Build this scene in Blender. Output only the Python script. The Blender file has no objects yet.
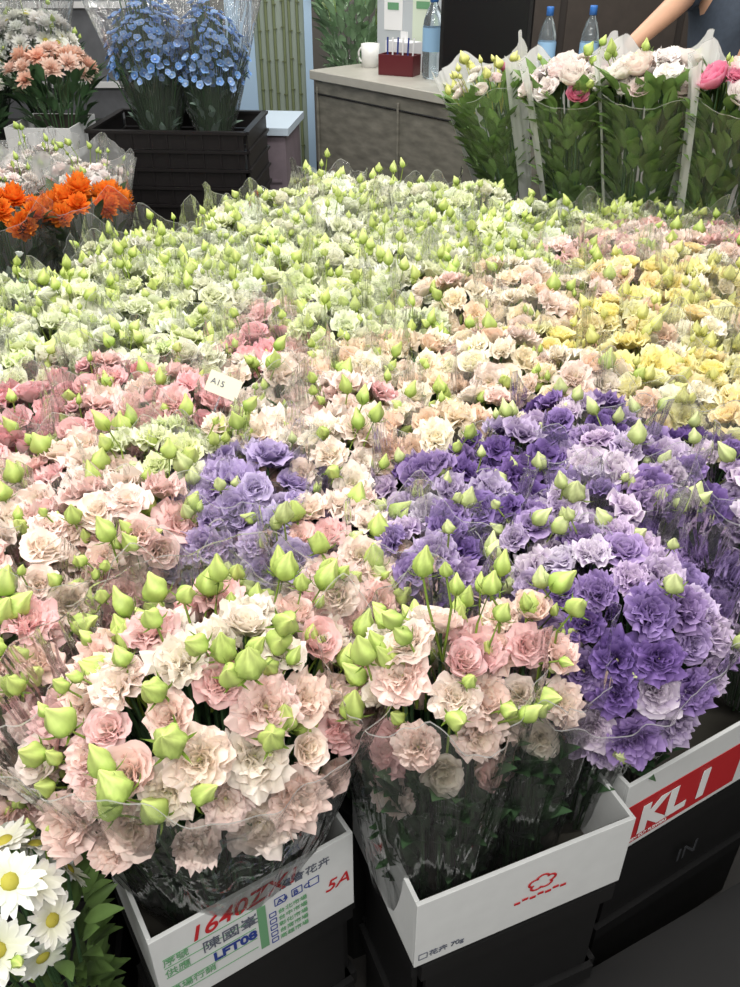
import bpy, math, random
import numpy as np
scene = bpy.context.scene
scene.view_settings.view_transform = 'Standard'
scene.view_settings.look = 'None'

# ---------------------------------------------------------------- utilities
def lin(r, g, b):
    def f(c):
        c = c / 255.0
        return c / 12.92 if c <= 0.04045 else ((c + 0.055) / 1.055) ** 2.4
    return np.array([f(r), f(g), f(b)])

def new_mat(name):
    m = bpy.data.materials.new(name); m.use_nodes = True
    nt = m.node_tree
    for n in list(nt.nodes): nt.nodes.remove(n)
    out = nt.nodes.new('ShaderNodeOutputMaterial')
    return m, nt, out

def plain(name, col, rough=0.6, metal=0.0, noise=0.0, nscale=20, bump=0.0, spec=0.5, trans=0.0, emit=None):
    m, nt, out = new_mat(name)
    p = nt.nodes.new('ShaderNodeBsdfPrincipled')
    c = lin(*col)
    p.inputs['Base Color'].default_value = (*c, 1)
    p.inputs['Roughness'].default_value = rough
    p.inputs['Metallic'].default_value = metal
    p.inputs['Specular IOR Level'].default_value = spec
    p.inputs['Transmission Weight'].default_value = trans
    nt.links.new(p.outputs[0], out.inputs[0])
    if noise > 0 or bump > 0:
        tc = nt.nodes.new('ShaderNodeTexCoord')
        nz = nt.nodes.new('ShaderNodeTexNoise'); nz.inputs['Scale'].default_value = nscale
        nz.inputs['Detail'].default_value = 5
        nt.links.new(tc.outputs['Object'], nz.inputs['Vector'])
        if noise > 0:
            r = nt.nodes.new('ShaderNodeValToRGB')
            r.color_ramp.elements[0].position = 0.3; r.color_ramp.elements[1].position = 0.7
            r.color_ramp.elements[0].color = (*(c * (1 - noise)), 1)
            r.color_ramp.elements[1].color = (*np.clip(c * (1 + noise), 0, 1), 1)
            nt.links.new(nz.outputs['Fac'], r.inputs[0]); nt.links.new(r.outputs[0], p.inputs['Base Color'])
        if bump > 0:
            b = nt.nodes.new('ShaderNodeBump'); b.inputs['Strength'].default_value = bump
            b.inputs['Distance'].default_value = 0.01
            nt.links.new(nz.outputs['Fac'], b.inputs['Height']); nt.links.new(b.outputs[0], p.inputs['Normal'])
    return m

def attr_mat(name, rough, translu, spec=0.3, nscale=60, namp=0.12):
    m, nt, out = new_mat(name)
    at = nt.nodes.new('ShaderNodeAttribute'); at.attribute_name = 'Col'
    p = nt.nodes.new('ShaderNodeBsdfPrincipled')
    p.inputs['Roughness'].default_value = rough
    p.inputs['Specular IOR Level'].default_value = spec
    tc = nt.nodes.new('ShaderNodeTexCoord')
    nz = nt.nodes.new('ShaderNodeTexNoise'); nz.inputs['Scale'].default_value = nscale
    mr = nt.nodes.new('ShaderNodeMapRange')
    mr.inputs['To Min'].default_value = 1 - namp; mr.inputs['To Max'].default_value = 1 + namp
    mul = nt.nodes.new('ShaderNodeVectorMath'); mul.operation = 'SCALE'
    nt.links.new(tc.outputs['Object'], nz.inputs['Vector'])
    nt.links.new(nz.outputs['Fac'], mr.inputs['Value'])
    nt.links.new(at.outputs['Color'], mul.inputs[0]); nt.links.new(mr.outputs[0], mul.inputs['Scale'])
    nt.links.new(mul.outputs[0], p.inputs['Base Color'])
    t = nt.nodes.new('ShaderNodeBsdfTranslucent')
    nt.links.new(mul.outputs[0], t.inputs['Color'])
    mx = nt.nodes.new('ShaderNodeMixShader'); mx.inputs[0].default_value = translu
    nt.links.new(p.outputs[0], mx.inputs[1]); nt.links.new(t.outputs[0], mx.inputs[2])
    nt.links.new(mx.outputs[0], out.inputs[0])
    return m

def film_mat(name, haze=0.05, gl=0.55, base=0.03, hazecol=(0.9, 0.92, 0.92), rough=0.13, nscale=22, bump=.6, zst=.35):
    m, nt, out = new_mat(name)
    tr = nt.nodes.new('ShaderNodeBsdfTransparent'); tr.inputs[0].default_value = (0.985, 0.99, 0.99, 1)
    g = nt.nodes.new('ShaderNodeBsdfGlossy'); g.inputs['Roughness'].default_value = rough
    d = nt.nodes.new('ShaderNodeBsdfDiffuse'); d.inputs[0].default_value = (*hazecol, 1)
    t2 = nt.nodes.new('ShaderNodeBsdfTranslucent'); t2.inputs[0].default_value = (*hazecol, 1)
    dd = nt.nodes.new('ShaderNodeMixShader'); dd.inputs[0].default_value = 0.5
    lw = nt.nodes.new('ShaderNodeLayerWeight'); lw.inputs['Blend'].default_value = 0.3
    tc = nt.nodes.new('ShaderNodeTexCoord')
    mp = nt.nodes.new('ShaderNodeMapping'); mp.inputs['Scale'].default_value = (1, 1, zst)
    nz = nt.nodes.new('ShaderNodeTexNoise'); nz.inputs['Scale'].default_value = nscale; nz.inputs['Detail'].default_value = 3
    nz.inputs['Distortion'].default_value = 1.0
    b = nt.nodes.new('ShaderNodeBump'); b.inputs['Strength'].default_value = bump; b.inputs['Distance'].default_value = 0.03
    nt.links.new(tc.outputs['Object'], mp.inputs[0]); nt.links.new(mp.outputs[0], nz.inputs['Vector']); nt.links.new(nz.outputs['Fac'], b.inputs['Height'])
    nt.links.new(b.outputs[0], g.inputs['Normal']); nt.links.new(b.outputs[0], lw.inputs['Normal'])
    ma = nt.nodes.new('ShaderNodeMath'); ma.operation = 'MULTIPLY_ADD'
    ma.inputs[1].default_value = gl; ma.inputs[2].default_value = base; ma.use_clamp = True
    nt.links.new(lw.outputs['Fresnel'], ma.inputs[0])
    nt.links.new(d.outputs[0], dd.inputs[1]); nt.links.new(t2.outputs[0], dd.inputs[2])
    m1 = nt.nodes.new('ShaderNodeMixShader'); m1.inputs[0].default_value = haze
    nt.links.new(tr.outputs[0], m1.inputs[1]); nt.links.new(dd.outputs[0], m1.inputs[2])
    m2 = nt.nodes.new('ShaderNodeMixShader')
    nt.links.new(ma.outputs[0], m2.inputs[0]); nt.links.new(m1.outputs[0], m2.inputs[1]); nt.links.new(g.outputs[0], m2.inputs[2])
    nt.links.new(m2.outputs[0], out.inputs[0])
    return m

PETAL = attr_mat('petal', 0.6, 0.30, 0.2, 60, .06)
GREEN = attr_mat('greenery', 0.45, 0.15, 0.4, 60, 0.2)
FILM = film_mat('cellophane', haze=.06, gl=.7, base=.06, rough=.08, zst=.2, bump=.9)
FILM_H = film_mat('cellophane_front', haze=.035, gl=.75, base=.065, rough=.05, nscale=16, bump=.9, zst=.25)
FILM_C = film_mat('cellophane_clear', haze=.02, gl=.3, base=.03, rough=.1)
EDGE = film_mat('cellophane_edge_glint', haze=.6, gl=.6, base=.2, rough=.15)  # hazy white paints the bright edge glint into the film's own colour
PAPER = film_mat('frosted_wrap', haze=0.82, gl=0.10, base=0.02, hazecol=(0.95, 0.955, 0.95), rough=0.5)

class MB:
    def __init__(s): s.V = []; s.F = []; s.C = []; s.M = []; s.S = []; s.n = 0
    def add(s, V, Q, C, mat=0, smooth=True):
        V = np.asarray(V, float); Q = np.asarray(Q, int)
        s.V.append(V); s.F.append(Q + s.n)
        C = np.asarray(C, float)
        if C.ndim == 1: C = np.tile(C, (len(V), 1))
        s.C.append(C); s.M.append(np.full(len(Q), mat)); s.S.append(np.full(len(Q), smooth)); s.n += len(V)
    def mesh(s, name, mats):
        V = np.concatenate(s.V); F = np.concatenate(s.F); C = np.concatenate(s.C)
        me = bpy.data.meshes.new(name)
        me.vertices.add(len(V)); me.vertices.foreach_set('co', V.ravel())
        me.loops.add(len(F) * 4); me.loops.foreach_set('vertex_index', F.ravel())
        me.polygons.add(len(F)); me.polygons.foreach_set('loop_start', np.arange(len(F)) * 4)
        for m in mats: me.materials.append(m)
        me.polygons.foreach_set('material_index', np.concatenate(s.M))
        me.update(calc_edges=True)
        me.polygons.foreach_set('use_smooth', np.concatenate(s.S))
        ca = me.color_attributes.new('Col', 'FLOAT_COLOR', 'POINT')
        ca.data.foreach_set('color', np.concatenate([np.clip(C, 0, 1), np.ones((len(C), 1))], 1).ravel())
        me.validate(); me.update()
        return me

def obj(name, me, loc=(0, 0, 0), rot=(0, 0, 0), parent=None, scale=(1, 1, 1)):
    o = bpy.data.objects.new(name, me); scene.collection.objects.link(o)
    o.location = loc; o.rotation_euler = rot; o.scale = scale
    if parent: o.parent = parent
    return o

def gridq(nu, nv, wrap=False):
    q = []
    for j in range(nv - 1):
        for i in range(nu if wrap else nu - 1):
            i2 = (i + 1) % nu
            q.append((j * nu + i, j * nu + i2, (j + 1) * nu + i2, (j + 1) * nu + i))
    return np.array(q)

def box(mb, c, s, mat=0, col=(0.5, 0.5, 0.5), rz=0.0):
    x, y, z = np.array(s) / 2
    V = np.array([[-x, -y, -z], [x, -y, -z], [x, y, -z], [-x, y, -z], [-x, -y, z], [x, -y, z], [x, y, z], [-x, y, z]])
    ca, sa = math.cos(rz), math.sin(rz)
    V = V @ np.array([[ca, sa, 0], [-sa, ca, 0], [0, 0, 1]]) + np.array(c)
    Q = [(0, 3, 2, 1), (4, 5, 6, 7), (0, 1, 5, 4), (1, 2, 6, 5), (2, 3, 7, 6), (3, 0, 4, 7)]
    mb.add(V, Q, col, mat, False)

def lathe(mb, prof, seg=24, mat=0, col=(0.5, 0.5, 0.5), c=(0, 0, 0), smooth=True):
    a = np.linspace(0, 2 * np.pi, seg, endpoint=False)
    V = np.array([[r * math.cos(t), r * math.sin(t), z] for r, z in prof for t in a]) + np.array(c)
    mb.add(V, gridq(seg, len(prof), True), col, mat, smooth)

def frame(n, spin=0.0):
    z = np.array(n, float); z /= np.linalg.norm(z)
    up = np.array([0, 0, 1.0]) if abs(z[2]) < 0.95 else np.array([1.0, 0, 0])
    x = np.cross(up, z); x /= np.linalg.norm(x); y = np.cross(z, x)
    c, s = math.cos(spin), math.sin(spin)
    return np.stack([x * c + y * s, -x * s + y * c, z])

def tube(mb, pts, r0, r1, col, mat=1, seg=5):
    pts = np.array(pts, float); n = len(pts)
    T = np.gradient(pts, axis=0)
    out = []
    a = np.linspace(0, 2 * np.pi, seg, endpoint=False)
    for i in range(n):
        F = frame(T[i] + 1e-6)
        r = r0 + (r1 - r0) * i / (n - 1)
        out.append(pts[i] + r * (np.cos(a)[:, None] * F[0] + np.sin(a)[:, None] * F[1]))
    mb.add(np.concatenate(out), gridq(seg, n, True), col, mat)

# ---------------------------------------------------------------- flowers
def petal(rng, th, L, W, p0, p1, cup, ruf, nu, nv, r0=0.03, z0=0.0, pw=0.22, sharp=0.0):
    ss = np.linspace(0, 1, 24)
    ph = p0 + (p1 - p0) * ss ** 1.3
    rr = r0 + np.concatenate([[0], np.cumsum(np.sin(ph[:-1]))]) * L / 23
    hh = z0 + np.concatenate([[0], np.cumsum(np.cos(ph[:-1]))]) * L / 23
    s = np.linspace(0, 1, nv)[:, None] * np.ones((1, nu)); w = np.linspace(-1, 1, nu)[None, :] * np.ones((nv, 1))
    se = s * (1 - pw * w ** 2) * (1 + 0.05 * np.sin(w * 5 + rng.rand() * 6) * s)
    se = np.clip(se, 0, 1)
    r = np.interp(se, ss, rr); h = np.interp(se, ss, hh); phi = np.interp(se, ss, ph)
    Ws = W * (0.2 + 0.8 * np.sin(np.clip(s ** 0.8 * np.pi * 0.6, 0, np.pi))) * (1 - sharp * s ** 2)
    k1 = rng.uniform(3, 5); k2 = rng.uniform(7, 10)
    d = cup * Ws * w ** 2 + ruf * s ** 2 * (np.sin(w * k1 + rng.rand() * 6) + 0.6 * np.sin(w * k2 + rng.rand() * 6)) * (0.4 + np.abs(w))
    pr = r - np.cos(phi) * d; pz = h + np.sin(phi) * d
    x = pr * math.cos(th) - w * Ws * math.sin(th); y = pr * math.sin(th) + w * Ws * math.cos(th)
    V = np.stack([x, y, pz], -1).reshape(-1, 3)
    E = np.maximum(s, np.abs(w) * s ** 0.5)
    return V, s.ravel(), E.ravel()

def flower_proto(rng, style, nu, nv):
    Vs, Qs, Ss, Es, Ls = [], [], [], [], []
    n = 0
    if style == 'rose':
        lay = [(6, 1.05, .54, .55, 1.7, .12, .16), (6, .97, .52, .42, 1.4, .25, .15), (6, .9, .46, .3, 1.08, .4, .14),
               (6, .82, .40, .15, .75, .5, .13), (6, .74, .32, .05, .42, .6, .11), (3, .66, .24, -.05, .12, .8, .07)]
    elif style == 'ruffle':
        lay = [(7, 1.1, .46, .7, 1.8, .05, .22), (8, 1.02, .44, .58, 1.55, .1, .22), (7, .93, .42, .45, 1.3, .18, .21),
               (7, .84, .38, .32, 1.02, .25, .19), (6, .7, .32, .18, .75, .35, .16), (4, .55, .26, .05, .4, .4, .12)]
    elif style == 'cup':
        lay = [(5, 1.0, .58, .6, 1.0, .4, .09), (6, .94, .5, .4, .7, .5, .09), (5, .88, .42, .2, .42, .7, .07), (4, .8, .3, 0, .15, .9, .04)]
    elif style == 'mum':
        lay = [(14, 1.0, .15, .9, 1.7, .2, .02), (13, .95, .15, .7, 1.35, .2, .02), (12, .88, .15, .5, 1.0, .3, .02), (10, .8, .14, .3, .65, .3, .02),
               (8, .7, .13, .1, .3, .4, .01), (5, .6, .12, 0, .05, .5, .01)]
    elif style == 'pom':
        lay = [(14, .88, .2, 2.0, .9, .5, .03), (14, .9, .2, 1.6, .65, .5, .03), (13, .9, .2, 1.25, .4, .5, .03), (12, .9, .19, .95, .15, .5, .03),
               (10, .88, .18, .65, .0, .5, .03), (8, .86, .17, .35, -.1, .5, .02), (5, .85, .15, .1, -.1, .5, .02)]
    elif style == 'daisy':
        lay = [(13, 1.0, .2, 1.25, 1.65, .1, .02), (12, .95, .19, 1.1, 1.5, .1, .02)]
    elif style == 'five':
        lay = [(5, 1.0, .45, .9, 1.5, .1, .05), (4, .5, .25, .6, 1.0, .2, .05)]
    elif style == 'peony':
        lay = [(6, 1.25, .75, 1.1, .35, .45, .05), (6, 1.2, .65, .85, .1, .5, .06), (6, 1.1, .5, .6, -.1, .5, .09), (5, 1.0, .4, .35, -.1, .6, .1), (4, .95, .3, .1, 0, .7, .1)]
    nl = len(lay)
    for li, (cnt, L, W, p0, p1, cup, ruf) in enumerate(lay):
        off = rng.rand() * 6.28
        for k in range(cnt):
            th = off + k * 2 * np.pi / cnt + rng.uniform(-.15, .15)
            sp = 0.0 if style not in ('mum', 'daisy', 'pom') else 0.25
            V, s, E = petal(rng, th, L * rng.uniform(.84, 1.12), W * rng.uniform(.88, 1.12), p0 + rng.uniform(-.12, .12),
                            p1 + rng.uniform(-.28, .28), cup, ruf, nu, nv, z0=0.02 * li, sharp=sp)
            Vs.append(V); Qs.append(gridq(nu, nv) + n); n += len(V); Ss.append(s); Es.append(E); Ls.append(np.full(len(V), li / max(nl - 1, 1)))
    if style in ('daisy', 'ruffle', 'five'):
        rr = {'daisy': .26, 'ruffle': .10, 'five': .15}[style]; zz = {'daisy': .12, 'ruffle': .25, 'five': .2}[style]
        seg, nr = 10, 5
        P = []
        for j in range(nr):
            a = j / (nr - 1) * np.pi / 2
            for i in range(seg):
                t = i * 2 * np.pi / seg; q = rr * max(math.cos(a), 0.03) * (1 + .1 * rng.rand())
                P.append([q * math.cos(t), q * math.sin(t), zz + rr * .7 * math.sin(a)])
        Vs.append(np.array(P)); Qs.append(gridq(seg, nr, True) + n); n += len(P)
        Ss.append(np.zeros(len(P))); Es.append(np.zeros(len(P))); Ls.append(np.full(len(P), 2.0))
    return np.concatenate(Vs), np.concatenate(Qs), np.concatenate(Ss), np.concatenate(Es), np.concatenate(Ls)

PROTO = {}
def proto(style, det, rng):
    k = (style, det)
    if k not in PROTO:
        r = np.random.RandomState(len(style) * 13 + det)
        nu, nv = {0: (4, 4), 1: (7, 6), 2: (11, 9)}[det]
        if style in ('mum', 'daisy', 'pom'): nu = 3 if det < 2 else 5; nv = 5 if det < 2 else 8
        if style == 'five': nu, nv = 3, 3
        PROTO[k] = [flower_proto(r, style, nu, nv) for _ in range(6)]
    return PROTO[k][rng.randint(6)]

def put_flower(mb, rng, style, det, p, n, r, pal):
    V, Q, S, E, Lr = proto(style, det, rng)
    F = frame(n, rng.rand() * 6.28)
    sc = np.array([rng.uniform(.9, 1.1), rng.uniform(.9, 1.1), rng.uniform(.85, 1.1)]) * r
    X = (V * sc) @ F + p
    cen, base, edge = pal[rng.randint(len(pal))]
    t = np.clip(E ** 3.0, 0, 1)[:, None]
    C = base * (1 - t) + edge * t
    k = np.clip(np.clip(Lr, 0, 1) ** 2 * (1 - .75 * S), 0, 1)[:, None] * .7
    k = np.maximum(k, np.clip(.7 - 2.2 * S, 0, 1)[:, None] * .8)
    C = C * (1 - k) + cen * k
    C = np.where(Lr[:, None] > 1.5, CENTER.get(style, cen), C)
    C = C * (1 + rng.uniform(-.07, .04)) * (1 + rng.uniform(-.02, .02, 3))
    mb.add(X, Q, C, 0)

def put_bud(mb, rng, p, n, L, col1, col2, det=1):
    seg = 8 if det < 2 else 20
    prof = [(.06, -.12), (.2, -.03), (.33, .1), (.39, .26), (.385, .44), (.31, .62), (.2, .8), (.12, .95), (.07, 1.08), (.01, 1.16)]
    fat = rng.uniform(.85, 1.25)
    tw = rng.uniform(.9, 2.0)
    a = np.linspace(0, 2 * np.pi, seg, endpoint=False)
    V = []; C = []
    nl = rng.randint(3, 6)
    for r, z in prof:
        ridge = np.sin(nl * a + tw * z * 3.4)
        rr = r * fat * (1 + (.13 + .08 * z) * ridge * (z > .15))
        V.append(np.stack([rr * np.cos(a) + .06 * z * z, rr * np.sin(a), np.full(seg, z)], 1)); t = np.clip(z, 0, 1)
        C.append(np.tile(col1 * (1 - t) + col2 * t, (seg, 1)) * (1 + .16 * ridge)[:, None])
    F = frame(n, rng.rand() * 6)
    mb.add(np.concatenate(V) * L @ F + p, gridq(seg, len(prof), True), np.concatenate(C), 1)
    for k in range(5):
        th = k * 1.2566 + rng.rand() * .3
        V, s, E = petal(rng, th, .72, .055, 1.3, rng.uniform(-.1, .7), .1, .0, 3, 4, r0=.1, z0=-.08, sharp=.9)
        V[:, :2] *= fat * 1.15
        mb.add(V * L @ F + p, gridq(3, 4), col1 * .6, 1)

def put_leaf(mb, rng, p, d, L, W, col):
    nu, nv = 3, 6
    s = np.linspace(0, 1, nv)[:, None] * np.ones((1, nu)); w = np.linspace(-1, 1, nu)[None] * np.ones((nv, 1))
    Ws = W * .5 * np.sin(np.pi * np.clip(s ** .8, .03, .985))
    bend = rng.uniform(.05, .3)
    F = frame(d, rng.uniform(-.6, .6))
    X = np.stack([w * Ws, -bend * L * s ** 2 + np.abs(w) * Ws * .35, s * L * (1 - .15 * s)], -1).reshape(-1, 3)
    C = col * rng.uniform(.6, 1.25) * (1 + .25 * (w == 0).ravel()[:, None])
    mb.add(X @ F + p, gridq(nu, nv), C, 1)

CENTER = {'daisy': lin(196, 186, 80), 'ruffle': lin(222, 220, 150), 'five': lin(235, 240, 225)}
c = lin
PAL = {
 'W': [(c(216, 226, 162), c(238, 241, 214), c(246, 247, 232)), (c(206, 220, 142), c(230, 236, 194), c(242, 244, 220)), (c(226, 231, 178), c(244, 245, 226), c(249, 249, 240))],
 'G': [(c(202, 218, 132), c(224, 234, 172), c(238, 243, 204)), (c(210, 223, 144), c(233, 240, 194), c(243, 246, 220))],
 'B': [(c(236, 230, 188), c(247, 238, 222), c(247, 228, 220)), (c(238, 232, 196), c(248, 241, 226), c(248, 236, 228)), (c(236, 220, 192), c(247, 232, 220), c(245, 218, 211))],
 'P': [(c(236, 226, 192), c(246, 231, 221), c(243, 210, 207)), (c(234, 216, 194), c(245, 220, 214), c(240, 199, 200)), (c(236, 232, 194), c(248, 238, 226), c(246, 224, 217))],
 'K': [(c(236, 198, 186), c(242, 204, 205), c(237, 180, 187)), (c(236, 206, 194), c(245, 216, 214), c(241, 194, 198))],
 'C': [(c(244, 232, 180), c(251, 242, 220), c(250, 236, 216)), (c(244, 234, 182), c(251, 245, 225), c(252, 245, 229)), (c(245, 220, 178), c(250, 233, 209), c(249, 223, 203))],
 'Y': [(c(244, 226, 118), c(251, 240, 158), c(251, 244, 188)), (c(238, 230, 130), c(249, 245, 185), c(250, 248, 212)), (c(246, 220, 135), c(251, 236, 178), c(251, 239, 200))],
 'V': [(c(90, 62, 118), c(98, 66, 138), c(172, 150, 198)), (c(196, 184, 192), c(118, 86, 154), c(210, 194, 222)), (c(76, 50, 108), c(86, 56, 128), c(140, 114, 178))],
 'VL': [(c(230, 224, 214), c(136, 104, 166), c(220, 204, 228)), (c(206, 198, 204), c(114, 82, 152), c(192, 170, 212)), (c(126, 100, 148), c(102, 70, 144), c(168, 144, 200)), (c(234, 228, 222), c(178, 156, 196), c(234, 224, 236))],
 'L': [(c(192, 182, 200), c(162, 144, 192), c(206, 192, 222)), (c(170, 155, 190), c(150, 130, 184), c(194, 178, 214))],
 'WH': [(c(225, 228, 190), c(242, 242, 236), c(250, 250, 247))],
 'PE': [(c(235, 170, 140), c(244, 196, 172), c(248, 212, 192)), (c(238, 196, 168), c(248, 216, 198), c(250, 228, 214))],
 'OR': [(c(225, 95, 20), c(244, 126, 30), c(252, 156, 60))],
 'BL': [(c(200, 214, 240), c(138, 176, 232), c(174, 204, 244)), (c(130, 165, 222), c(108, 154, 222), c(146, 186, 238))],
 'PN': [(c(248, 226, 222), c(250, 234, 230), c(251, 243, 238)), (c(248, 230, 225), c(251, 241, 236), c(253, 249, 245))],
 'PK': [(c(225, 110, 150), c(234, 130, 170), c(244, 175, 200))],
}
BUD = {'V': (c(160, 180, 98), c(216, 224, 166)), 'def': (c(152, 184, 78), c(208, 223, 134)), 'G': (c(168, 194, 84), c(214, 226, 138)), 'Y': (c(198, 202, 108), c(230, 230, 152)), 'W': (c(174, 198, 94), c(220, 230, 152))}
LEAFC = c(72, 102, 68)

def dome_pts(rng, n, rx, ry, rz, amax, zc, jit, amin=0.0):
    out = []; off = rng.rand() * 6.28
    for i in range(n):
        cc = math.cos(amin) - (math.cos(amin) - math.cos(amax)) * (i + .5) / n
        al = math.acos(cc); th = i * 2.39996 + off
        d = np.array([math.sin(al) * math.cos(th), math.sin(al) * math.sin(th), math.cos(al)])
        out.append((d * np.array([rx, ry, rz]) + np.array([0, 0, zc]) + rng.uniform(-jit, jit, 3), d))
    return out

def bouquet_mesh(name, kind, seed, rx=.11, ry=.11, rz=.07, amax=1.25, H=.5, nF=10, nB=14, fr=.037, br=.026, det=1,
                 styles=('rose', 'ruffle', 'cup'), leaves=14, up=.45, zbase=0.0, leafL=.08, budpal=None, leafc=None, budrise=(.0, .04), lowleaf=.25, extra=None,
                 vol=0.0, leafup=(.6, 2.2), leafw=.36, budmax=.97, leafr=.55, stems=True, sb=.25, xstem=0):
    rng = np.random.RandomState(seed)
    mb = MB(); zc = H - rz
    leafc = LEAFC if leafc is None else leafc
    pal = PAL[kind]
    heads = dome_pts(rng, nF, rx, ry, rz, amax, zc, fr * .3)
    for p, d in heads:
        if vol: 
            q = 1 - vol * rng.rand() + .15 * rng.rand(); p = np.array([p[0] * q, p[1] * q, zc + (p[2] - zc) * (1 - vol * .6 * rng.rand() + .25 * rng.rand())])
        r = fr * rng.uniform(.78, 1.15)
        n = d * np.array([1, 1, 1]) + np.array([0, 0, up]) + rng.uniform(-.25, .25, 3)
        st = styles[rng.randint(len(styles))]
        pp = pal if not (extra and rng.rand() < extra[1]) else PAL[extra[0]]
        put_flower(mb, rng, st, det, p - n / np.linalg.norm(n) * r * .5, n, r, pp)
        if stems:
            base = np.array([p[0] * sb, p[1] * sb, zbase + .01])
            mid = np.array([p[0] * .8, p[1] * .8, min(zc - .02 + (p[2] - zc) * .5, p[2] - .02)])
            tube(mb, [base, (base + mid) / 2 * np.array([.95, .95, 1]), mid, p - d * r * .4], .0026, .002, LEAFC * 1.3, 1, 4)
    for i in range(xstem):
        th = rng.rand() * 6.28; k = rng.rand() ** .5
        a = np.array([rx * sb * k * math.cos(th), ry * sb * k * math.sin(th), zbase + .01]); b_ = np.array([rx * .8 * k * math.cos(th), ry * .8 * k * math.sin(th), zc])
        tube(mb, [a, (a + b_) / 2 + rng.uniform(-.006, .006, 3), b_], .0028, .0022, LEAFC * rng.uniform(1.0, 2.0), 1, 5)
    bc = BUD.get(budpal or kind, BUD['V'] if kind in ('V', 'VL', 'L') else BUD['def'])
    if nB:
        for p, d in dome_pts(rng, nB, rx * 1.02, ry * 1.02, rz * 1.05, amax * budmax, zc, fr * .7):
            n = d * .8 + np.array([0, 0, 1.0]) + rng.uniform(-.45, .45, 3); n /= np.linalg.norm(n)
            for k in range(rng.choice([1, 1, 2, 3])):
                q = p + (d * .5 + np.array([0, 0, .7])) * rng.uniform(*budrise) + rng.uniform(-.024, .024, 3) * (k > 0)
                L = br * rng.uniform(.55, 1.3)
                n2 = n + rng.uniform(-.35, .35, 3)
                put_bud(mb, rng, q, n2, L, bc[0] * rng.uniform(.85, 1.12), bc[1], det)
                tube(mb, [q - n * L * .05, q - n * .03 - d * .01, p * np.array([.75, .75, 1]) - np.array([0, 0, .09])], .0012, .0018, bc[0] * .8, 1, 4)
    for i in range(leaves):
        th = rng.rand() * 6.28; t = rng.rand() ** .8
        k = leafr * (.55 + .5 * t)
        p = np.array([rx * k * math.cos(th), ry * k * math.sin(th), zbase + (zc - zbase) * (lowleaf + (1 - lowleaf) * t) + .0])
        d = np.array([math.cos(th), math.sin(th), rng.uniform(*leafup)])
        put_leaf(mb, rng, p, d, leafL * rng.uniform(.7, 1.2), leafL * leafw, leafc)
    return mb.mesh(name, [PETAL, GREEN])

def sleeve_mesh(name, seed, rxb, ryb, rxt, ryt, zb, zt, pleat=.008, corner=.04, seg=64, rows=10, arc=None, mat=FILM, flare=0.15, belly=.6, edge=.0016):
    rng = np.random.RandomState(seed); mb = MB()
    full = arc is None
    a = np.linspace(0, 2 * np.pi, seg, endpoint=False) if full else np.linspace(arc[0], arc[1], seg)
    p1, p2 = rng.rand(2) * 6; k1, k2 = rng.randint(5, 9), rng.randint(13, 21)
    V = []
    tri = np.abs(((k1 * a / np.pi + p1) % 2) - 1) * 2 - 1
    tri2 = np.abs(((k2 * a / np.pi + p2) % 2) - 1) * 2 - 1
    for j in range(rows + 1):
        t = min(j, rows - 1) / (rows - 1)
        g = t ** belly * (1 - flare) + t ** 4 * flare
        rx = rxb + (rxt - rxb) * g; ry = ryb + (ryt - ryb) * g
        m = 1 + (pleat * (tri + .6 * tri2 + .3 * np.sin(31 * a + 6 * t)) / max(rxt, .01)) * (.3 + t)
        z = zb + (zt - zb) * t + corner * t ** 3 * (np.abs(np.cos(2 * a + p1)) ** 6 + .35 * np.sin(3 * a + p2))
        if j == rows: z = z + edge
        V.append(np.stack([rx * m * np.cos(a), ry * m * np.sin(a), z], 1))
    mb.add(np.concatenate(V[:rows]), gridq(seg, rows, full), np.ones(3), 0)
    mb.add(np.concatenate(V[rows - 1:]), gridq(seg, 2, full), np.ones(3), 1)  # thin added rim strip carrying the painted glint
    return mb.mesh(name, [mat, EDGE])

# ---------------------------------------------------------------- materials
M_white_card = plain('white_cardboard', (218, 220, 220), .6, noise=.03, nscale=30)
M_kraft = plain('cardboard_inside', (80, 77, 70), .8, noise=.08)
M_black = plain('black_plastic', (13, 13, 14), .5, noise=.2)
M_blacktop = plain('black_platform', (14, 15, 15), .7)
M_red = plain('red_print', (190, 36, 42), .5)
M_blue = plain('blue_print', (40, 62, 140), .5)
M_green = plain('green_print', (110, 160, 120), .5)
M_greyp = plain('grey_print', (90, 95, 110), .5)
M_wht = plain('white_print', (240, 240, 240), .5)
M_clear = plain('clear_plastic', (225, 238, 245), .05, trans=.9)
M_cap = plain('blue_cap', (60, 120, 200), .35)
M_pink_label = plain('bottle_label', (150, 190, 225), .4)

# ---------------------------------------------------------------- cardboard boxes
def card_box(name, loc, yaw, w, d, h, t=.006, mat=M_white_card):
    mb = MB()
    box(mb, (w / 2, t / 2, h / 2), (w, t, h), 0)
    box(mb, (w / 2, d - t / 2, h / 2), (w, t, h), 0)
    box(mb, (t / 2, d / 2, h / 2), (t, d - 2 * t, h), 0)
    box(mb, (w - t / 2, d / 2, h / 2), (t, d - 2 * t, h), 0)
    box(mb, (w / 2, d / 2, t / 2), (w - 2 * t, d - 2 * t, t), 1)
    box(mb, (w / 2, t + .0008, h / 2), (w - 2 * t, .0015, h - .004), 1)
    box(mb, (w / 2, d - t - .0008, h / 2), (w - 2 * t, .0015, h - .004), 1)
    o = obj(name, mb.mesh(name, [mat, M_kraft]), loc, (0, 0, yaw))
    b = o.modifiers.new('bev', 'BEVEL'); b.width = .0015; b.segments = 2
    return o

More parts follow.
